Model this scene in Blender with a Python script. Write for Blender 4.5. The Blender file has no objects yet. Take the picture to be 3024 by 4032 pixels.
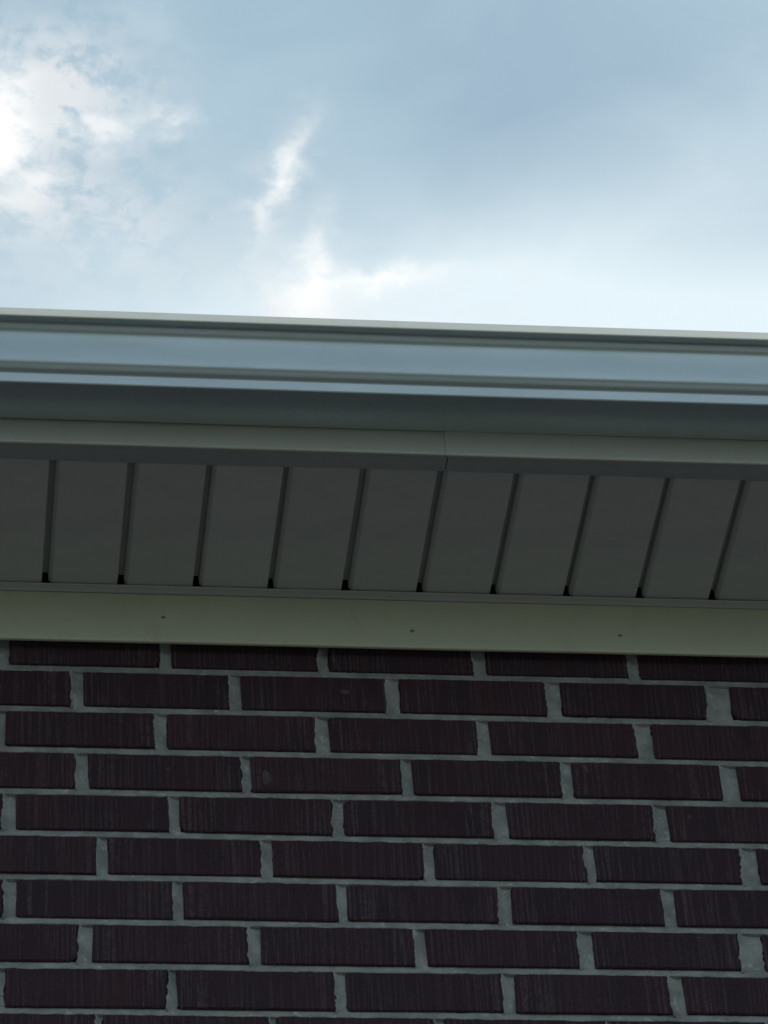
import bpy, bmesh, math, random
from mathutils import Vector, Matrix, noise

random.seed(7)
S = bpy.context.scene
COL = S.collection

# ------------------------------------------------------------------ camera
H = 1.55                                   # eye height of the photographer
cd = bpy.data.cameras.new('camera')
cam = bpy.data.objects.new('camera', cd)
COL.objects.link(cam)
R = Vector((0.9922962124, -0.1092602713, -0.0583988007))
U = Vector((-0.0274085350, -0.6533147141, 0.7565901510))
F = Vector((0.1208180410, 0.7491609156, 0.6512763803))
cam.matrix_world = Matrix(((R.x, U.x, -F.x, 0.0), (R.y, U.y, -F.y, -4.03606),
                           (R.z, U.z, -F.z, H), (0, 0, 0, 1)))
cd.sensor_fit = 'VERTICAL'
cd.sensor_height = 36.0
cd.lens = 15232.3 / 4032.0 * 36.0          # a phone's telephoto zoom
cd.clip_start = 0.05
cd.clip_end = 3000.0
S.camera = cam

# ------------------------------------------------------------------ sun, sky, exposure
SUN_EL, SUN_AZ = math.radians(60), math.radians(74)     # behind the house, to the right
sd = Vector((math.sin(SUN_AZ) * math.cos(SUN_EL), math.cos(SUN_AZ) * math.cos(SUN_EL), math.sin(SUN_EL)))
ld = bpy.data.lights.new('sun', 'SUN')
ld.energy = 2.0
ld.angle = math.radians(0.6)
ld.color = (1.0, 0.955, 0.89)
sun = bpy.data.objects.new('sun', ld)
COL.objects.link(sun)
sun.rotation_euler = (-sd).to_track_quat('-Z', 'Y').to_euler()
sun.location = (8, 12, 20)

SKY_STRENGTH = 0.10
world = bpy.data.worlds.new('World')
S.world = world
world.use_nodes = True
S.view_settings.view_transform = 'Standard'
S.view_settings.look = 'None'
S.view_settings.gamma = 1.0
S.view_settings.use_curve_mapping = False
S.view_settings.exposure = 0.0


class NT:
    """Small wrapper that builds shader maths."""
    def __init__(self, tree):
        self.t = tree
        self.t.nodes.clear()

    def n(self, kind, **kw):
        nd = self.t.nodes.new(kind)
        for k, v in kw.items():
            setattr(nd, k, v)
        return nd

    def link(self, a, b):
        self.t.links.new(a, b)

    def put(self, sock, v):
        if isinstance(v, bpy.types.NodeSocket):
            self.link(v, sock)
        else:
            sock.default_value = v

    def m(self, op, a, b=0.0, c=0.0, clamp=False):
        nd = self.n('ShaderNodeMath', operation=op, use_clamp=clamp)
        for i, v in enumerate((a, b, c)):
            self.put(nd.inputs[i], v)
        return nd.outputs[0]

    def noise(self, vec, scale, detail=2.0, rough=0.5, dist=0.0, out=0):
        nd = self.n('ShaderNodeTexNoise')
        self.put(nd.inputs['Vector'], vec)
        nd.inputs['Scale'].default_value = scale
        nd.inputs['Detail'].default_value = detail
        nd.inputs['Roughness'].default_value = rough
        nd.inputs['Distortion'].default_value = dist
        return nd.outputs[out]

    def smooth(self, v, lo, hi, a=0.0, b=1.0):
        nd = self.n('ShaderNodeMapRange', interpolation_type='SMOOTHSTEP')
        self.put(nd.inputs[0], v)
        for i, x in enumerate((lo, hi, a, b)):
            nd.inputs[1 + i].default_value = x
        return nd.outputs[0]

    def mix(self, fac, a, b, blend='MIX'):
        nd = self.n('ShaderNodeMix', data_type='RGBA', blend_type=blend)
        self.put(nd.inputs[0], fac)
        for i, v in ((6, a), (7, b)):
            if isinstance(v, tuple) and len(v) == 3:
                v = v + (1.0,)
            self.put(nd.inputs[i], v)
        return nd.outputs[2]

    def scalevec(self, vec, s):
        nd = self.n('ShaderNodeVectorMath', operation='MULTIPLY')
        self.put(nd.inputs[0], vec)
        nd.inputs[1].default_value = s
        return nd.outputs[0]

    def xyz(self, x, y, z=0.0):
        nd = self.n('ShaderNodeCombineXYZ')
        for i, v in enumerate((x, y, z)):
            self.put(nd.inputs[i], v)
        return nd.outputs[0]


# clouds lie on a flat layer overhead: (centre east, centre north, 2x2 inverse of the patch's axes), per unit of layer height
PATCH = {
    'core': (0.0251, 0.947, 82.0659, -2.7779, 1.8646, 34.3402),
    'puff': (0.044, 0.9337, 30.895, -1.3791, 1.7761, 32.2831),
    'streak': (0.0635, 0.9494, 55.2151, -5.8572, 20.7763, 137.4722),
    'small': (0.0885, 0.9428, 135.5536, -9.3595, 8.0637, 148.4003),
    'low': (0.0379, 0.984, 35.097, 2.9749, -10.3189, 53.2396),
    'p2': (0.0393, 0.9774, 134.204, -5.5074, 8.0803, 154.0161),
    'veil': (0.0376, 0.8972, 19.1285, -0.8022, 2.9936, 52.3552),
    'wisp': (0.1286, 0.9676, 231.3814, 52.6304, -19.3298, 36.1639),
    'wispwide': (0.1273, 0.9723, 93.5638, 18.5906, -13.4971, 27.8514),
    'cum': (0.1419, 1.0293, 72.1893, -6.7933, 2.3318, 47.4666),
    'cumtop': (0.1451, 0.9998, 207.4334, 5.7435, -10.7909, 55.9428),
    's2': (0.171, 1.0179, 51.7812, -10.8815, 45.6713, 179.1692),
    'cumbase': (0.1417, 1.0367, 52.3024, -4.8979, 2.7848, 57.1957),
    'mid': (0.1894, 1.0269, 18.9903, -3.4426, 6.3338, 35.8926),
    'left': (0.0628, 1.0136, 11.3375, 0.0972, -1.9182, 25.9227),
    'grey': (0.0629, 0.9238, 103.1933, -5.7233, 5.0647, 91.2009),
    'c2': (0.1164, 1.0455, 13.6948, -1.095, 2.1328, 44.2035),
    'ul': (0.0775, 0.8992, 61.7144, 22.1078, -57.9848, 85.0794),
    'cyan': (0.0785, 0.9937, 54.061, -3.3407, 2.4088, 46.8718),
    'br': (0.2922, 1.0421, 6.8475, -2.0377, 5.2538, 16.7626),
    'bot': (0.1749, 1.0528, 3.3374, -0.3676, 0.7185, 15.0752),
    'band': (0.2553, 0.9774, 7.3942, -3.7293, 13.9744, 18.0114),
}


def build_sky():
    t = NT(world.node_tree)
    out = t.n('ShaderNodeOutputWorld')
    bg = t.n('ShaderNodeBackground')
    bg.inputs['Strength'].default_value = SKY_STRENGTH
    t.link(bg.outputs[0], out.inputs[0])
    sky = t.n('ShaderNodeTexSky', sky_type='NISHITA')
    sky.sun_disc = False
    sky.sun_elevation = SUN_EL
    sky.sun_rotation = SUN_AZ
    sky.altitude = 150
    sky.air_density = 1.0
    sky.dust_density = 1.6
    sky.ozone_density = 1.2
    gen = t.n('ShaderNodeTexCoord').outputs['Generated']
    sep = t.n('ShaderNodeSeparateXYZ')
    t.link(gen, sep.inputs[0])
    z = t.m('MAXIMUM', sep.outputs[2], 0.06)
    qx = t.m('DIVIDE', sep.outputs[0], z)
    qy = t.m('DIVIDE', sep.outputs[1], z)
    q = t.xyz(qx, qy, 0.37)
    # ragged edges: the layer is warped by two scales of noise
    w1 = t.n('ShaderNodeSeparateColor')
    t.link(t.noise(q, 42.0, 6.0, 0.6, out=1), w1.inputs[0])
    wx = t.m('MULTIPLY', t.m('SUBTRACT', w1.outputs[0], 0.5), 0.022)
    wy = t.m('MULTIPLY', t.m('SUBTRACT', w1.outputs[1], 0.5), 0.034)
    px = t.m('ADD', qx, wx)
    py = t.m('ADD', qy, wy)

    def patch(name, warped=True, power=1.0):
        cx, cy, a, b, c, d = PATCH[name]
        dx = t.m('SUBTRACT', px if warped else qx, cx)
        dy = t.m('SUBTRACT', py if warped else qy, cy)
        u = t.m('ADD', t.m('MULTIPLY', dx, a), t.m('MULTIPLY', dy, b))
        v = t.m('ADD', t.m('MULTIPLY', dx, c), t.m('MULTIPLY', dy, d))
        r2 = t.m('ADD', t.m('MULTIPLY', u, u), t.m('MULTIPLY', v, v))
        return t.m('POWER', 2.71828, t.m('MULTIPLY', r2, -power))

    def total(items):
        acc = None
        for nm, amt, *rest in items:
            p = t.m('MULTIPLY', patch(nm, *rest), amt)
            acc = p if acc is None else t.m('ADD', acc, p)
        return acc

    # thin high veil over the whole sky, a little uneven
    veil = t.smooth(t.noise(q, 3.1, 4.0, 0.55, 0.6), 0.25, 0.8, 0.52, 0.78)
    c = t.mix(veil, sky.outputs[0], (4.6, 6.5, 7.45))
    soft = t.smooth(t.noise(q, 13.0, 4.0, 0.5, 0.5), 0.3, 0.75, -0.09, 0.10)
    low = t.smooth(t.m('SUBTRACT', 1.0, sep.outputs[2]), 0.2, 0.8, 0.0, 0.48)      # whiter towards the horizon
    haze = t.m('ADD', t.m('ADD', soft, low), total([('band', 0.32, False), ('bot', 0.34, False), ('br', 0.68, False), ('veil', 0.05), ('left', 0.24), ('mid', 0.26), ('c2', 0.20), ('ul', 0.14)]), clamp=True)
    c = t.mix(haze, c, (8.0, 9.25, 9.8))
    # brighter broken cloud
    fine = t.noise(q, 80.0, 7.0, 0.60, 0.25)
    body = total([('puff', 0.88), ('low', 0.55), ('wispwide', 0.34), ('cyan', 0.20), ('cumbase', 0.55), ('small', 0.28)])
    body = t.m('MULTIPLY', t.m('ADD', body, total([('left', 0.20), ('mid', 0.16)])), t.smooth(fine, 0.36, 0.60, 0.18, 1.12))
    c = t.mix(t.m('MINIMUM', body, 0.85), c, (8.2, 8.45, 8.75))
    hot = total([('core', 1.15), ('streak', 0.52), ('p2', 0.35), ('wisp', 0.72), ('cum', 0.75), ('cumtop', 0.5), ('s2', 0.75), ('small', 0.25)])
    hot = t.m('MULTIPLY', hot, t.smooth(fine, 0.25, 0.6, 0.55, 1.1), clamp=True)
    c = t.mix(hot, c, (10.4, 10.5, 10.4))
    t.link(c, bg.inputs['Color'])


build_sky()


# ------------------------------------------------------------------ materials
def material(name):
    m = bpy.data.materials.new(name)
    m.use_nodes = True
    t = NT(m.node_tree)
    out = t.n('ShaderNodeOutputMaterial')
    b = t.n('ShaderNodeBsdfPrincipled')
    t.link(b.outputs[0], out.inputs[0])
    return m, t, b


def bump(t, b, h, strength, dist):
    bp = t.n('ShaderNodeBump')
    bp.inputs['Strength'].default_value = strength
    bp.inputs['Distance'].default_value = dist
    t.put(bp.inputs['Height'], h)
    t.link(bp.outputs[0], b.inputs['Normal'])


def brick_material():
    m, t, b = material('wire_cut_brick')
    tc = t.n('ShaderNodeTexCoord').outputs['Object']
    info = t.n('ShaderNodeObjectInfo').outputs['Random']
    off = t.xyz(t.m('MULTIPLY', info, 37.0), t.m('MULTIPLY', info, 11.0), t.m('MULTIPLY', info, 53.0))
    add = t.n('ShaderNodeVectorMath', operation='ADD')
    t.link(tc, add.inputs[0])
    t.link(off, add.inputs[1])
    v = add.outputs[0]
    lines = t.noise(t.scalevec(v, (1.0, 1.0, 0.025)), 235.0, 1.0, 0.5)
    fineln = t.noise(t.scalevec(v, (1.0, 1.0, 0.06)), 480.0, 2.0, 0.6)
    broad = t.noise(t.scalevec(v, (1.0, 1.0, 0.5)), 20.0, 2.0, 0.5)
    grain = t.noise(v, 620.0, 3.0, 0.65)
    # the scoring is deepest towards the two ends of each brick
    sep = t.n('ShaderNodeSeparateXYZ')
    t.link(tc, sep.inputs[0])
    ends = t.smooth(t.m('ABSOLUTE', sep.outputs[0]), 0.03, 0.09, 0.5, 1.0)
    streak = t.smooth(t.m('ADD', lines, t.m('MULTIPLY', t.m('SUBTRACT', fineln, 0.5), 0.35)), 0.53, 0.63)
    sx = t.n('ShaderNodeSeparateXYZ')
    t.link(v, sx.inputs[0])
    ph = t.m('ADD', t.m('MULTIPLY', sx.outputs[0], 850.0), t.m('MULTIPLY', t.noise(t.scalevec(v, (1.0, 1.0, 0.1)), 45.0, 2.0), 9.0))
    ribs = t.m('MULTIPLY', t.smooth(t.m('SINE', ph), 0.25, 0.95), t.smooth(t.noise(t.scalevec(v, (1.0, 1.0, 0.3)), 30.0, 2.0), 0.40, 0.62, 0.0, 0.75))
    streak = t.m('MAXIMUM', t.m('MULTIPLY', streak, 0.8), ribs)
    streak = t.m('MULTIPLY', t.m('MULTIPLY', streak, ends), t.smooth(broad, 0.3, 0.65, 0.55, 1.0))
    streak = t.m('MULTIPLY', streak, t.smooth(t.noise(v, 130.0, 3.0, 0.6), 0.3, 0.6, 0.35, 1.0))
    base = t.mix(info, (0.034, 0.0168, 0.0235), (0.048, 0.0190, 0.0265))
    base = t.mix(t.smooth(broad, 0.35, 0.7), base, (0.033, 0.019, 0.026))
    base = t.mix(t.m('MULTIPLY', streak, 0.8), base, (0.112, 0.076, 0.086))
    base = t.mix(t.smooth(grain, 0.45, 0.68, 0.0, 0.75), base, (0.013, 0.008, 0.010))
    base = t.mix(t.smooth(t.noise(v, 480.0, 2.0, 0.6), 0.62, 0.74, 0.0, 0.5), base, (0.10, 0.07, 0.075))
    # mortar smears left on a few faces
    sm = t.noise(v, 34.0, 4.0, 0.6, 0.5)
    base = t.mix(t.smooth(sm, 0.70, 0.78, 0.0, 0.4), base, (0.17, 0.165, 0.16))
    t.link(base, b.inputs['Base Color'])
    b.inputs['Roughness'].default_value = 0.85
    b.inputs['Specular IOR Level'].default_value = 0.25
    h = t.m('ADD', t.m('MULTIPLY', streak, 0.8), t.m('MULTIPLY', grain, 0.6))
    bump(t, b, h, 0.9, 0.0011)
    return m


def mortar_material():
    m, t, b = material('grey_mortar')
    v = t.n('ShaderNodeTexCoord').outputs['Object']
    a = t.noise(v, 22.0, 5.0, 0.65)
    g = t.noise(v, 300.0, 4.0, 0.75)
    base = t.mix(t.smooth(a, 0.3, 0.7), (0.19, 0.193, 0.186), (0.315, 0.315, 0.302))
    base = t.mix(t.smooth(g, 0.52, 0.75, 0.0, 0.55), base, (0.085, 0.088, 0.084))
    base = t.mix(t.smooth(t.noise(v, 70.0, 4.0, 0.65), 0.56, 0.74, 0.0, 0.7), base, (0.47, 0.47, 0.455))
    t.link(base, b.inputs['Base Color'])
    b.inputs['Roughness'].default_value = 0.95
    b.inputs['Specular IOR Level'].default_value = 0.1
    bump(t, b, t.m('ADD', g, t.m('MULTIPLY', t.noise(v, 90.0, 3.0), 1.5)), 0.8, 0.0012)
    return m


def metal_material(name, col, rough, spec=0.5, dirt=0.0, wave=0.0004, grime=(0.12, 0.11, 0.09), metal=0.0):
    m, t, b = material(name)
    v = t.n('ShaderNodeTexCoord').outputs['Object']
    big = t.noise(t.scalevec(v, (0.35, 1.0, 1.0)), 14.0, 4.0, 0.6)
    base = t.mix(t.smooth(big, 0.3, 0.72, 0.0, 0.6), col, tuple(c * 0.86 for c in col))
    g = t.noise(v, 900.0, 3.0, 0.65)
    base = t.mix(t.smooth(g, 0.45, 0.8, 0.0, 0.28), base, tuple(c * 0.72 for c in col))
    if dirt:
        d = t.noise(t.scalevec(v, (1.0, 1.0, 0.6)), 38.0, 3.0, 0.55, 0.3)
        base = t.mix(t.smooth(d, 0.5, 0.85, 0.0, dirt), base, grime)
    info = t.n('ShaderNodeObjectInfo').outputs['Random']
    base = t.mix(t.m('MULTIPLY', info, 0.11), base, (0.14, 0.145, 0.15))
    t.link(base, b.inputs['Base Color'])
    t.put(b.inputs['Roughness'], t.smooth(big, 0.2, 0.8, rough * 0.85, rough * 1.2))
    b.inputs['Specular IOR Level'].default_value = spec
    b.inputs['Metallic'].default_value = metal
    h = t.m('ADD', t.noise(t.scalevec(v, (0.22, 1.0, 1.0)), 13.0, 2.0, 0.5), t.m('MULTIPLY', g, 0.012))
    bump(t, b, h, 1.0, wave)
    return m


def lawn_material():
    m, t, b = material('mown_grass')
    v = t.n('ShaderNodeTexCoord').outputs['Object']
    a = t.noise(v, 0.5, 6.0, 0.65)
    g = t.noise(v, 60.0, 4.0, 0.7)
    base = t.mix(t.smooth(a, 0.3, 0.7), (0.060, 0.085, 0.028), (0.105, 0.112, 0.05))
    base = t.mix(t.smooth(g, 0.4, 0.7, 0.0, 0.6), base, (0.04, 0.06, 0.02))
    t.link(base, b.inputs['Base Color'])
    b.inputs['Roughness'].default_value = 0.95
    b.inputs['Specular IOR Level'].default_value = 0.1
    bump(t, b, g, 1.0, 0.03)
    return m


def shingle_material():
    m, t, b = material('asphalt_shingle')
    v = t.n('ShaderNodeTexCoord').outputs['Object']
    base = t.mix(t.smooth(t.noise(v, 300.0, 3.0, 0.7), 0.35, 0.7), (0.035, 0.034, 0.036), (0.09, 0.085, 0.08))
    t.link(base, b.inputs['Base Color'])
    b.inputs['Roughness'].default_value = 0.95
    return m


M_BRICK = brick_material()
M_MORTAR = mortar_material()
M_TRIM = metal_material('tan_trim_metal', (0.405, 0.405, 0.36), 0.42, 0.4, dirt=0.1, metal=0.3)
M_FRIEZE = metal_material('olive_tan_frieze_metal', (0.53, 0.525, 0.40), 0.45, 0.4, dirt=0.15, metal=0.15)
M_SOFFIT = metal_material('taupe_soffit_vinyl', (0.445, 0.445, 0.445), 0.55, 0.3, dirt=0.1, wave=0.0003)
M_CHANNEL = metal_material('grey_channel_vinyl', (0.31, 0.315, 0.345), 0.5, 0.3, dirt=0.1)
M_GUTTER = metal_material('almond_gutter_metal', (0.48, 0.55, 0.575), 0.30, 0.6, wave=0.0003, metal=0.6)
M_RIM = metal_material('lit_rim_metal', (0.66, 0.63, 0.53), 0.35, 0.5, dirt=0.15, metal=0.05)  # same paint as the gutter, paler: the hem's light put into colour
M_NAIL = metal_material('nail_head_metal', (0.19, 0.19, 0.155), 0.5, 0.4)
M_LAWN = lawn_material()
M_SHINGLE = shingle_material()


def concrete_material():
    m, t, b = material('bounce_slab_concrete')
    v = t.n('ShaderNodeTexCoord').outputs['Object']
    base = t.mix(t.smooth(t.noise(v, 1.3, 6.0, 0.65), 0.3, 0.7), (0.19, 0.192, 0.182), (0.27, 0.27, 0.255))
    g = t.noise(v, 120.0, 4.0, 0.7)
    base = t.mix(t.smooth(g, 0.45, 0.75, 0.0, 0.4), base, (0.22, 0.22, 0.21))
    t.link(base, b.inputs['Base Color'])
    b.inputs['Roughness'].default_value = 0.9
    bump(t, b, g, 0.6, 0.004)
    return m


M_CONCRETE = concrete_material()


# ------------------------------------------------------------------ mesh helpers
def obj(name, verts, faces, mat, parent=None, smooth=False, loc=None):
    me = bpy.data.meshes.new(name)
    me.from_pydata(verts, [], faces)
    me.materials.append(mat)
    bm = bmesh.new()
    bm.from_mesh(me)
    bmesh.ops.recalc_face_normals(bm, faces=bm.faces)
    bm.to_mesh(me)
    bm.free()
    if smooth:
        for p in me.polygons:
            p.use_smooth = True
        if smooth is not True:
            me.set_sharp_from_angle(angle=math.radians(smooth))
    o = bpy.data.objects.new(name, me)
    COL.objects.link(o)
    if parent:
        o.parent = parent
    if loc:
        o.location = loc
    return o


def empty(name, parent=None, loc=(0, 0, 0)):
    o = bpy.data.objects.new(name, None)
    COL.objects.link(o)
    o.location = loc
    o.parent = parent
    o.empty_display_size = 0.2
    return o


class Geo:
    def __init__(self):
        self.v, self.f = [], []

    def box(self, x0, x1, y0, y1, z0, z1):
        b = len(self.v)
        self.v += [(x, y, z) for x in (x0, x1) for y in (y0, y1) for z in (z0, z1)]
        self.f += [tuple(b + i for i in q) for q in ((0, 1, 3, 2), (4, 6, 7, 5), (0, 4, 5, 1), (2, 3, 7, 6), (0, 2, 6, 4), (1, 5, 7, 3))]

    def extrude(self, prof, xs, wob=None, caps=True, closed=True):
        """closed (y, z) profile swept along x through the stations xs"""
        b, n = len(self.v), len(prof)
        for x in xs:
            for k, (y, z) in enumerate(prof):
                dy, dz = wob(x, k) if wob else (0, 0)
                self.v.append((x, y + dy, z + dz))
        for i in range(len(xs) - 1):
            for k in range(n if closed else n - 1):
                k2 = (k + 1) % n
                self.f.append((b + i * n + k, b + i * n + k2, b + (i + 1) * n + k2, b + (i + 1) * n + k))
        if caps:
            self.f.append(tuple(b + k for k in range(n)))
            self.f.append(tuple(b + (len(xs) - 1) * n + k for k in reversed(range(n))))


def stations(x0, x1, step):
    n = max(1, int(round((x1 - x0) / step)))
    return [x0 + (x1 - x0) * i / n for i in range(n + 1)]


def nz(x, s, seed):
    return noise.noise(Vector((x * s, seed * 7.31, seed * 1.7)))


def arc(cy, cz, r, a0, a1, n):
    return [(cy + r * math.cos(math.radians(a0 + (a1 - a0) * i / n)), cz + r * math.sin(math.radians(a0 + (a1 - a0) * i / n))) for i in range(n + 1)]


# ------------------------------------------------------------------ ground
g = Geo()
N = 40
for i in range(N + 1):
    for j in range(N + 1):
        u, v = i / N * 2 - 1, j / N * 2 - 1
        x, y = 600 * u * abs(u) ** 1.5, 600 * v * abs(v) ** 1.5
        g.v.append((x, y, 0.05 * nz(x + 3 * y, 0.13, 2) if abs(x) + abs(y) > 14 else 0.0))
for i in range(N):
    for j in range(N):
        a = i * (N + 1) + j
        g.f.append((a, a + N + 1, a + N + 2, a + 1))
lawn = obj('lawn', g.v, g.f, M_LAWN)
lawn['kind'] = 'structure'
dv = Geo()  # unseen pale slab, added to bounce light up onto soffit and frieze
for kx in range(-3, 5):
    for ky in range(3):
        dv.box(kx * 3.0 + 0.006, kx * 3.0 + 2.994, -9.4 + ky * 2.6 + 0.006, -9.4 + ky * 2.6 + 2.594, -0.1, 0.012)
slab = obj('bounce_slab', dv.v, dv.f, M_CONCRETE)
slab['kind'] = 'structure'

# ------------------------------------------------------------------ house
XL, XR, DEPTH = -4.2, 6.4, 8.4             # extent of the house
ZS = 4.8956                                # soffit level
house = empty('brick_house', loc=(0, 0, 0))
house['label'] = 'dark brick house under tan eaves and a pale rain gutter, its wall in shade'
house['category'] = 'house'

# ---- wall: individual bricks as measured, mortar, the rest of the brickwork joined
wall = empty('brick_wall', house)
CH, BED = 0.0677, 0.0118
Z0 = 4.7688                                # first bed joint under the eaves
JOINTS = [
    [(0.1169, 0.1317), (0.3337, 0.3492), (0.5457, 0.5608), (0.7564, 0.7741), (0.9688, 0.9841)],
    [(0.2135, 0.231), (0.4248, 0.4402), (0.6343, 0.6524), (0.8514, 0.8719), (1.0706, 1.105)],
    [(0.1118, 0.1284), (0.3248, 0.34), (0.5362, 0.5556), (0.7529, 0.77), (0.9671, 0.9897)],
    [(0.2197, 0.2359), (0.4365, 0.4486), (0.6478, 0.6622), (0.8607, 0.8753), (1.0757, 1.0989)],
    [(0.1253, 0.1425), (0.34, 0.3538), (0.5519, 0.5677), (0.7632, 0.7831), (0.9779, 0.9971)],
    [(0.2454, 0.2593), (0.4572, 0.4715), (0.6672, 0.6817), (0.8797, 0.8934), (1.0866, 1.1098)],
    [(0.126, 0.1435), (0.3417, 0.3547), (0.5526, 0.5636), (0.7596, 0.7774), (0.9749, 0.9922)],
    [(0.22, 0.2388), (0.4359, 0.452), (0.647, 0.6627), (0.858, 0.8775), (1.0687, 1.099)],
    [(0.1177, 0.1291), (0.3311, 0.3435), (0.5428, 0.5574), (0.7555, 0.7712), (0.9702, 0.9887)],
    [(0.2404, 0.2504), (0.457, 0.4656), (0.6654, 0.6771), (0.8823, 0.8926)],
]
BX0, BX1 = -0.35, 1.65                     # where bricks are single objects
rng = random.Random(11)


def bed_z(i, x=0.6):
    return Z0 - CH * i + 0.0014 * nz(x, 2.2, 30 + i)


def brick_mesh(w, h, rng):
    """front at y=0 looking to -y, worn corners; ~38 triangles"""
    hw, hh = w / 2, h / 2
    def ring(ins, y):
        pts = []
        for sx, sz in ((-1, -1), (1, -1), (1, 1), (-1, 1)):
            c1, c2 = cut[(sx, sz)]
            jx, jz = jit[(sx, sz)]
            cx, cz = sx * (hw - ins) + jx, sz * (hh - ins) + jz
            a, b = (cx - sx * c1, cz), (cx, cz - sz * c2)
            pts += [a, b] if (sx * sz) < 0 else [b, a]
        return [(px, y, pz) for px, pz in pts]
    cut = {k: (rng.uniform(0.001, 0.004), rng.uniform(0.001, 0.004)) for k in ((-1, -1), (1, -1), (1, 1), (-1, 1))}
    if rng.random() < 0.22:
        cut[rng.choice(list(cut))] = (rng.uniform(0.006, 0.012), rng.uniform(0.005, 0.011))
    jit = {k: (rng.uniform(-0.0014, 0.0014), rng.uniform(-0.0008, 0.0008)) for k in cut}
    e = rng.uniform(0.0010, 0.0018)
    v = ring(e, 0.0) + ring(0.0, e) + ring(0.0, 0.085)
    f = [tuple(range(8))]
    for r in (0, 8):
        f += [(r + i, r + 8 + i, r + 8 + (i + 1) % 8, r + (i + 1) % 8) for i in range(8)]
    f.append(tuple(16 + i for i in reversed(range(8))))
    return v, f


mort = Geo()
NROW = len(JOINTS) + 4
heads = []
for r in range(NROW):
    js = [list(map(tuple, JOINTS[r]))][0] if r < len(JOINTS) else []
    if not js:
        x = 0.13 + (0.1 if r % 2 else 0.0)
        js = [(x + 0.2134 * k - 0.0075, x + 0.2134 * k + 0.0075) for k in range(5)]
    js = list(js)
    while js[0][1] > BX0 - 0.25:
        w = rng.uniform(0.196, 0.201)
        e = js[0][0] - w
        js.insert(0, (e - rng.uniform(0.012, 0.019), e))
    while js[-1][0] < BX1 + 0.25:
        w = rng.uniform(0.196, 0.201)
        e = js[-1][1] + w
        js.append((e, e + rng.uniform(0.012, 0.019)))
    for k in range(len(js) - 1):
        x0, x1 = js[k][1], js[k + 1][0]
        xc = (x0 + x1) / 2
        if not (BX0 - 0.1 < xc < BX1 + 0.1):
            continue
        zt, zb = bed_z(r - 1, xc) - BED / 2, bed_z(r, xc) + BED / 2
        v, f = brick_mesh(x1 - x0, zt - zb, rng)
        b = obj('brick', v, f, M_BRICK, wall, loc=(xc, rng.uniform(-0.0008, 0.0008), (zt + zb) / 2))
        b.rotation_euler = (rng.uniform(-0.006, 0.006), rng.uniform(-0.004, 0.004), rng.uniform(-0.004, 0.004))
    for k, (a, c) in enumerate(js):
        if BX0 - 0.25 < a < BX1 + 0.25:
            heads.append((a, c, bed_z(r, a), bed_z(r - 1, a)))


def joint_strip(p0, p1, along, half0, half1, seed, step, bump_a=0.0012, proud=0.0):
    """concave tooled mortar between two arrises; edges ragged, feathering onto the brick"""
    n = max(2, int((p1 - p0) / step))
    rows = []
    for i in range(n + 1):
        s = p0 + (p1 - p0) * i / n
        e0 = half0(s) + 0.0007 + bump_a * (nz(s, 55, seed) + 0.7 * nz(s, 190, seed + 3)) 
        e1 = half1(s) + 0.0007 + bump_a * (nz(s, 55, seed + 5) + 0.7 * nz(s, 190, seed + 8))
        w = e0 + e1
        d = 0.0048 + 0.0008 * nz(s, 70, seed + 11)
        ramp = 0.0
        if proud >= 0:                                  # an upright joint sinks behind the bed at both ends
            near = min(s - p0, p1 - s)
            ramp = 0.004 * max(0.0, 1.0 - near / 0.005) ** 1.5
        pr = max(proud, 0.0)
        ts = (0.0, 0.0, 0.07, 0.25, 0.5, 0.75, 0.93, 1.0, 1.0)
        if proud < 0:
            ys = (0.010, -0.0006, -0.0008, 0.0010, 0.0026, 0.0038, 0.0044, 0.0044, 0.010)
        else:
            ys = (0.009, -0.0003 - pr, -0.0004 - pr * 1.3, d * 0.45, d * 0.8, d, 0.0042, 0.0034, 0.009)
        ys = tuple(y + ramp for y in ys)
        rows.append([(-e0 + w * t, y + 0.0003 * nz(s, 300, seed + 20 + j)) for j, (t, y) in enumerate(zip(ts, ys))])
    b, m = len(mort.v), 9
    for i, rw in enumerate(rows):
        s = p0 + (p1 - p0) * i / n
        for (t, y) in rw:
            cx, cz = along(s)
            mort.v.append((cx + t, y, cz) if half0.__name__ == 'head' else (cx, y, cz + t))
    for i in range(n):
        for k in range(m - 1):
            mort.f.append((b + i * m + k, b + i * m + k + 1, b + (i + 1) * m + k + 1, b + (i + 1) * m + k))


for i in range(-1, NROW):
    def bed(s):
        return BED / 2
    joint_strip(BX0 - 0.06, BX1 + 0.06, lambda s: (s, bed_z(i, s)), bed, bed, 100 + i * 3, 0.0022, 0.0012, -1.0)
for k, (a, c, zb, zt) in enumerate(heads):
    hw = (c - a) / 2
    def head(s):
        return hw
    proud = rng.choice((0, 0.0004, 0.0008, 0.0016))
    joint_strip(zb + 0.002, zt - 0.002, lambda s: ((a + c) / 2, s), head, head, 400 + k * 2, 0.0018, 0.0019 + proud, proud)
mo = obj('mortar', mort.v, mort.f, M_MORTAR, wall, smooth=True)

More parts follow.
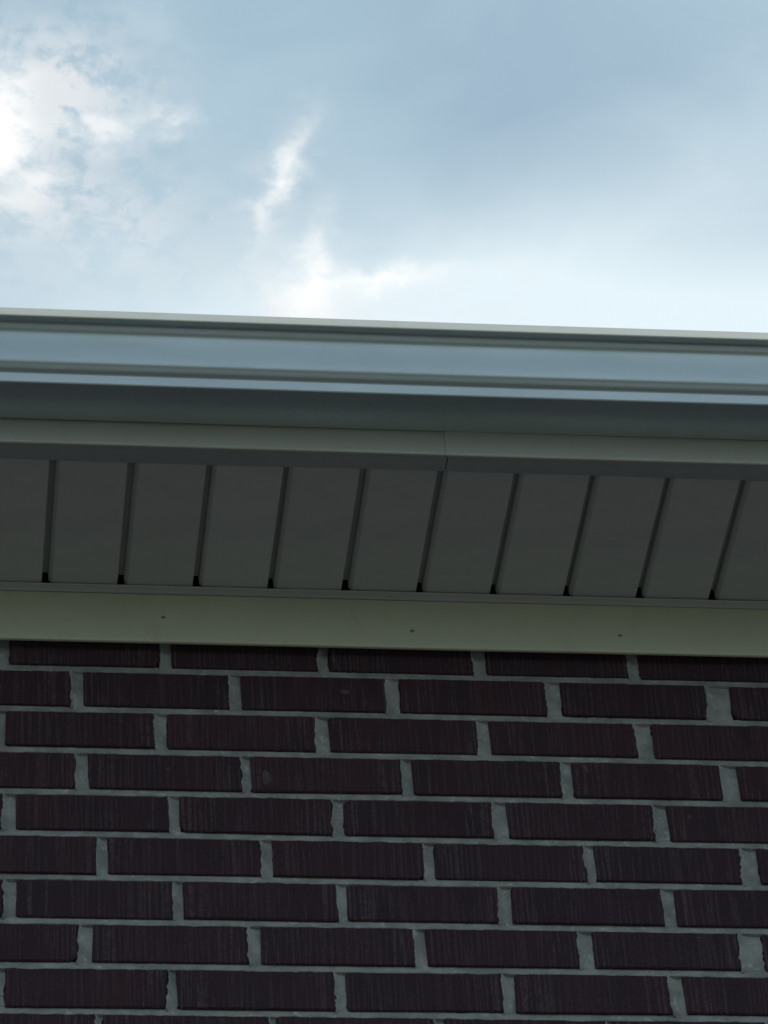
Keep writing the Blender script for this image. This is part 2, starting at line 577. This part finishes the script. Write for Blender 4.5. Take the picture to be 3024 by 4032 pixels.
M_SMEAR = metal_material('mortar_smear', (0.072, 0.066, 0.067), 0.9, 0.1, dirt=0.3, wave=0.0006, grime=(0.05, 0.035, 0.04))
for n_, (x, z, w, h) in enumerate(((0.4681, 4.5926, 0.0055, 0.0115), (0.5793, 4.738, 0.0070, 0.0035))):
    v, f = [(0, -0.0009, 0)], []
    for i in range(14):
        a = i / 14 * 2 * math.pi
        r = 1 + 0.4 * nz(a, 1.3, 500 + n_ * 9)
        v.append((w * r * math.cos(a), -0.0004, h * r * math.sin(a)))
        v.append((w * r * 1.15 * math.cos(a), 0.0008, h * r * 1.15 * math.sin(a)))
    for i in range(14):
        j = (i + 1) % 14
        f.append((0, 1 + 2 * i, 1 + 2 * j))
        f.append((1 + 2 * i, 2 + 2 * i, 2 + 2 * j, 1 + 2 * j))
    obj('mortar_smear', v, f, M_SMEAR, wall, loc=(x, -0.0004, z))

# core of the walls and the brickwork beyond the part in view
core = Geo()
core.box(XL, XR, 0.05, 0.25, 0.0, ZS + 0.10)
core.box(XL, XL + 0.2, 0.251, DEPTH - 0.251, 0.0, ZS + 0.10)
core.box(XR - 0.2, XR, 0.251, DEPTH - 0.251, 0.0, ZS + 0.10)
core.box(XL, XR, DEPTH - 0.25, DEPTH, 0.0, ZS + 0.10)
obj('wall_core', core.v, core.f, M_MORTAR, wall)
rest = Geo()
fill = Geo()
zlast = bed_z(NROW - 1)
row = -3
while True:
    zt, zb = Z0 - CH * (row - 1) - BED / 2, Z0 - CH * row + BED / 2
    if zb < 0.02:
        break
    x = XL + (0.0 if row % 2 else -0.1)
    inside = 0 <= row < NROW
    xs = []
    if inside:
        spans = ((XL, BX0 - 0.36), (BX1 + 0.36, XR))
    else:
        spans = ((XL, XR),)
    for a, c in spans:
        x = a
        first = True
        while x < c - 0.02:
            w = 0.0985 if (first and row % 2) else 0.1985
            first = False
            rest.box(x, min(x + w, c), rng.uniform(0, 0.001), 0.049, zb, zt)
            x += w + 0.0149
    row += 1
ro = obj('brickwork', rest.v, rest.f, M_BRICK, wall)
ro['kind'] = 'stuff'
fill.box(XL + 0.002, BX0 - 0.06, 0.004, 0.0495, zlast, ZS + 0.09)
fill.box(BX1 + 0.06, XR - 0.002, 0.004, 0.0495, zlast, ZS + 0.09)
fill.box(XL + 0.002, XR - 0.002, 0.004, 0.0495, 0.0, zlast - 0.0005)
fill.box(BX0 - 0.059, BX1 + 0.059, 0.0105, 0.0495, zlast, ZS + 0.09)
obj('mortar_bed', fill.v, fill.f, M_MORTAR, wall)

# ---- frieze board under the soffit, with its nails
OF = 0.0195
ZF0, ZF1 = 4.8024, ZS - 0.0126
fr = Geo()
prof = [(-OF + 0.0062, ZF0 + 0.0006)] + arc(-OF + 0.0032, ZF0 + 0.0032, 0.0032, 275, 180, 5) + [(-OF, ZF1), (-0.0035, ZF1), (-0.0035, ZF1 - 0.0012), (-OF + 0.0022, ZF1 - 0.0012), (-OF + 0.0022, ZF0 + 0.0030), (-OF + 0.0062, ZF0 + 0.0022)]
fr.extrude(prof, stations(XL - 0.05, XR + 0.05, 0.05), wob=lambda x, k: (0.0007 * nz(x, 3.1, 61), 0.0006 * nz(x, 2.0, 62)))
frieze = obj('frieze_board', fr.v, fr.f, M_FRIEZE, house, smooth=False)
for x, z in ((0.3374, 4.8437), (0.6739, 4.8303), (0.9592, 4.8309), (0.02, 4.838), (1.31, 4.834)):
    v, f = [], []
    for rr, y in ((0.0031, 0.001), (0.0031, -0.0006), (0.0022, -0.0011)):
        v += [(rr * math.cos(a * math.pi / 5), y, rr * 0.8 * math.sin(a * math.pi / 5)) for a in range(10)]
    for b in (0, 10):
        f += [(b + i, b + (i + 1) % 10, b + 10 + (i + 1) % 10, b + 10 + i) for i in range(10)]
    f.append(tuple(range(20, 30)))
    obj('nail', v, f, M_NAIL, frieze, loc=(x, -OF + 0.0007 * nz(x, 3.1, 61), z))

# ---- soffit: channel along the wall and the panels
soffit = empty('soffit', house)
ch = Geo()
ZJ = ZS - 0.0034
ch.extrude([(-0.0002, ZJ - 0.0065), (-0.0172, ZJ - 0.0065), (-0.0205, ZJ - 0.005), (-0.0205, ZJ - 0.0012), (-0.0262, ZJ - 0.0012), (-0.0268, ZJ), (-0.0262, ZJ + 0.0008), (-0.0185, ZJ + 0.0008), (-0.0002, ZJ + 0.0008)],
           stations(XL - 0.05, XR + 0.05, 0.05), wob=lambda x, k: (0.0004 * nz(x, 5, 71), 0.0005 * nz(x, 3, 72)))
obj('wall_channel', ch.v, ch.f, M_SOFFIT, soffit)
SEAM0, PITCH = 0.17922, 0.1016   # four-inch boards
Y_OUT, Y_IN = -0.300, -0.0215
GB = 0.0150                                # depth of the groove between two boards


def panel_geo(G, xo=0.0, zo=0.0):
    """one 4-inch board: flat face, rolled edges, groove floor at its sides"""
    p = [(-0.0055, GB), (-0.0002, GB)]
    e = PITCH
    top = [(0.0032, GB), (0.0036, 0.0070), (0.0044, 0.0050), (0.0092, 0.0003), (0.0112, 0.0), (0.030, -0.0005), (0.0508, -0.0007), (0.072, -0.0005), (e - 0.0085, 0.0), (e - 0.0062, 0.0003), (e - 0.0050, 0.0012), (e - 0.0042, GB * 0.5), (e - 0.0040, GB)]
    b = len(G.v)
    prof = [(-0.0085, GB + 0.0006), (0.0032, GB + 0.0006)] + top[1:]
    n = len(prof)
    ends = ((Y_OUT, None), (Y_IN - 0.0048, None), (Y_IN, 1))
    for y, short in ends:
        for k, (x, z) in enumerate(prof):
            G.v.append((xo + x, y, zo + z + (0.0 if not short or 2 < k < n - 2 else 0.012)))
    for i in range(2):
        for k in range(n - 1):
            G.f.append((b + i * n + k, b + i * n + k + 1, b + (i + 1) * n + k + 1, b + (i + 1) * n + k))


pg = Geo()
panel_geo(pg)
proto = obj('soffit_panel', pg.v, pg.f, M_SOFFIT, soffit, smooth=25)
for k in range(-6, 16):
    p = proto if k == -6 else proto.copy()
    if k != -6:
        COL.objects.link(p)
        p.parent = soffit
    p.location = (SEAM0 + PITCH * k + random.uniform(-0.0006, 0.0006), random.uniform(-0.0012, 0.0018), ZS + random.uniform(-0.0003, 0.0004))
    p.rotation_euler = (random.uniform(-0.001, 0.001), random.uniform(-0.003, 0.003), random.uniform(-0.003, 0.003))
rp = Geo()
k = -7
while SEAM0 + PITCH * k > XL - 0.05:
    panel_geo(rp, SEAM0 + PITCH * k, ZS)
    k -= 1
k = 16
while SEAM0 + PITCH * k < XR - 0.05:
    panel_geo(rp, SEAM0 + PITCH * k, ZS)
    k += 1
o = obj('soffit_boarding', rp.v, rp.f, M_SOFFIT, soffit)
o['kind'] = 'stuff'

# ---- fascia: bent metal lengths, the right one lapped over the left
OFA, ZFB = 0.3105, ZS - 0.0045
fascia = empty('fascia', house)
SEAM = 0.6886


def fascia_length(x0, x1, proud, seed):
    G = Geo()
    y0, z0 = -OFA - proud, ZFB - proud
    prof = [(y0 + 0.0062, z0 + 0.0012), (y0 + 0.0062, z0 + 0.0004), (y0 + 0.0045, z0)] + arc(y0 + 0.003, z0 + 0.003, 0.003, 260, 180, 4) + \
           [(y0, z0 + 0.012), (y0, z0 + 0.17), (y0 + 0.0008, z0 + 0.17), (y0 + 0.0008, z0 + 0.004), (y0 + 0.005, z0 + 0.0011)]

    def wob(x, k):
        return 0.0006 * nz(x, 2.5, seed + 2), 0.0006 * nz(x, 2.2, seed + 3)
    G.extrude(prof, stations(x0, x1, 0.025), wob=wob)
    return obj('fascia_length', G.v, G.f, M_TRIM, fascia)


fascia_length(XL - 0.30, SEAM - 2.95, 0.001, 81)
fascia_length(SEAM - 2.97, SEAM + 0.03, 0.0, 81)
fascia_length(SEAM, SEAM + 3.0, 0.0014, 81)
fascia_length(SEAM + 2.98, XR + 0.30, 0.0, 81)

def edge_channel(x0, x1, proud, seed):
    """vinyl strip that takes the outer ends of the soffit boards"""
    G = Geo()
    z0 = ZFB + 0.0006 - proud
    prof = [(-0.2733, z0 + 0.0032), (-0.2738, z0 + 0.0024), (-0.285, z0 + 0.0014), (-OFA + 0.0058, z0 + 0.0006), (-OFA + 0.0058, z0 + 0.0030), (-0.285, z0 + 0.0034)]

    def wob(x, k):
        a = 1.0 if k in (0, 1) else 0.25
        return a * (0.0018 * nz(x, 4.0, seed) + 0.0007 * nz(x, 17, seed)), a * 0.0007 * nz(x, 6, seed + 1)
    G.extrude(prof, stations(x0, x1, 0.02), wob=wob)
    return obj('edge_channel', G.v, G.f, M_CHANNEL, soffit)


edge_channel(XL - 0.30, SEAM - 2.95, 0.0007, 81)
edge_channel(SEAM - 2.97, SEAM + 0.0022, 0.0, 81)
edge_channel(SEAM + 0.0036, SEAM + 3.0, 0.0001, 81)
edge_channel(SEAM + 2.98, XR + 0.30, 0.0, 85)

# ---- rain gutter, ogee profile
ZG = 4.9306                                # gutter floor
yg = -OFA - 0.0022
TH = 0.0009
front = [(0.0, 0.096), (0.0, 0.0)]
front += [(0.0665, 0.0)] + [(0.0667 + 0.0025 * math.sin(math.radians(a)), 0.0025 - 0.0025 * math.cos(math.radians(a))) for a in (20, 45, 70, 90)]
front += [(0.0702, 0.0140), (0.0706, 0.0150), (0.0716, 0.0156)]
# ogee: sweeps out, stands nearly upright, sweeps out again to the rim
front += [(0.0755, 0.0172), (0.0788, 0.0195), (0.0812, 0.0225), (0.0828, 0.0265), (0.0837, 0.0310), (0.0843, 0.0370), (0.0848, 0.0440), (0.0853, 0.0510), (0.0860, 0.0580), (0.0870, 0.0635),
          (0.0884, 0.0685), (0.0904, 0.0728), (0.0932, 0.0762), (0.0968, 0.0786)]
front += [(0.1010, 0.0798), (0.1040, 0.0800), (0.1066, 0.0797), (0.1076, 0.0801), (0.1080, 0.0812), (0.0962, 0.1035), (0.0955, 0.1043), (0.0945, 0.1046), (0.0890, 0.1046), (0.0885, 0.1038)]
outer = [(yg - o_, ZG + h_) for o_, h_ in front]
inner = []
for i in reversed(range(len(front))):
    a = Vector(front[max(i - 1, 0)])
    b = Vector(front[min(i + 1, len(front) - 1)])
    tdir = (b - a).normalized()
    nrm = Vector((-tdir.y, tdir.x))
    q_ = Vector(front[i]) + nrm * TH
    inner.append((yg - q_.x, ZG + q_.y))


gutter = empty('rain_gutter', house)
G = Geo()
G.extrude(outer + inner, stations(XL - 0.31, XR + 0.31, 0.06), wob=lambda x, k: (0.0009 * nz(x, 1.7, 91), 0.0008 * nz(x, 1.5, 92)))
obj('gutter_trough', G.v, G.f, M_GUTTER, gutter, smooth=42)
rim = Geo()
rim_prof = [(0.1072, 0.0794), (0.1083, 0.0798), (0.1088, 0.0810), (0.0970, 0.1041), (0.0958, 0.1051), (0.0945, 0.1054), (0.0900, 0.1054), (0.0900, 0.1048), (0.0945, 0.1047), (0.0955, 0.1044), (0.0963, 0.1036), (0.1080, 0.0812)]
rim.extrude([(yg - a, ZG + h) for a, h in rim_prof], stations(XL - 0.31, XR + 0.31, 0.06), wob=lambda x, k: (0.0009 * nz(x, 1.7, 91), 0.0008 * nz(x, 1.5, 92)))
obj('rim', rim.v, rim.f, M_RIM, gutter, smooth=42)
for x in (XL - 0.312, XR + 0.3105):
    c = Geo()
    c.extrude(outer[1:-2] + [(yg - 0.0, ZG + 0.1)], [x, x + 0.0014])
    obj('end_cap', c.v, c.f, M_GUTTER, gutter)
for k in range(-6, 10):
    c = Geo()
    x = 0.31 + 0.61 * k
    c.extrude([(yg - 0.0015, ZG + 0.078), (yg - 0.098, ZG + 0.078), (yg - 0.098, ZG + 0.086), (yg - 0.0015, ZG + 0.086)], [x, x + 0.025])
    obj('hanger', c.v, c.f, M_GUTTER, gutter)

# ---- roof
roof = Geo()
SL = 0.34
y0, z0 = -OFA - 0.035, 5.058
ym = DEPTH / 2
zr = z0 + (ym - y0) * SL
roof.extrude([(y0, z0), (ym, zr), (2 * ym - y0, z0), (2 * ym - y0, z0 - 0.022), (ym, zr - 0.022), (y0, z0 - 0.022)], [XL - 0.30, XR + 0.30])
rf = obj('roof', roof.v, roof.f, M_SHINGLE, house)
st = Geo()
for side in (0, 1):
    s = 0.0
    while s < (ym - y0) - 0.1:
        ya, yb = y0 - 0.012 + s, y0 + 0.15 + s
        za = z0 + (ya - y0) * SL + 0.012
        zb = z0 + (yb - y0) * SL + 0.004
        if side:
            ya, yb = 2 * ym - ya, 2 * ym - yb
        st.extrude([(ya, za), (yb, zb), (yb, zb - 0.003), (ya, za - 0.009)], [XL - 0.31, XR + 0.31])
        s += 0.135
sc_ = obj('shingle_courses', st.v, st.f, M_SHINGLE, rf)
sc_['kind'] = 'stuff'
gb = Geo()
for x0, x1 in ((XL, XL + 0.1), (XR - 0.1, XR)):
    gb.extrude([(0.0, ZS + 0.101), (DEPTH, ZS + 0.101), (ym, zr - 0.06)], [x0, x1])
obj('gable_wall', gb.v, gb.f, M_TRIM, house)
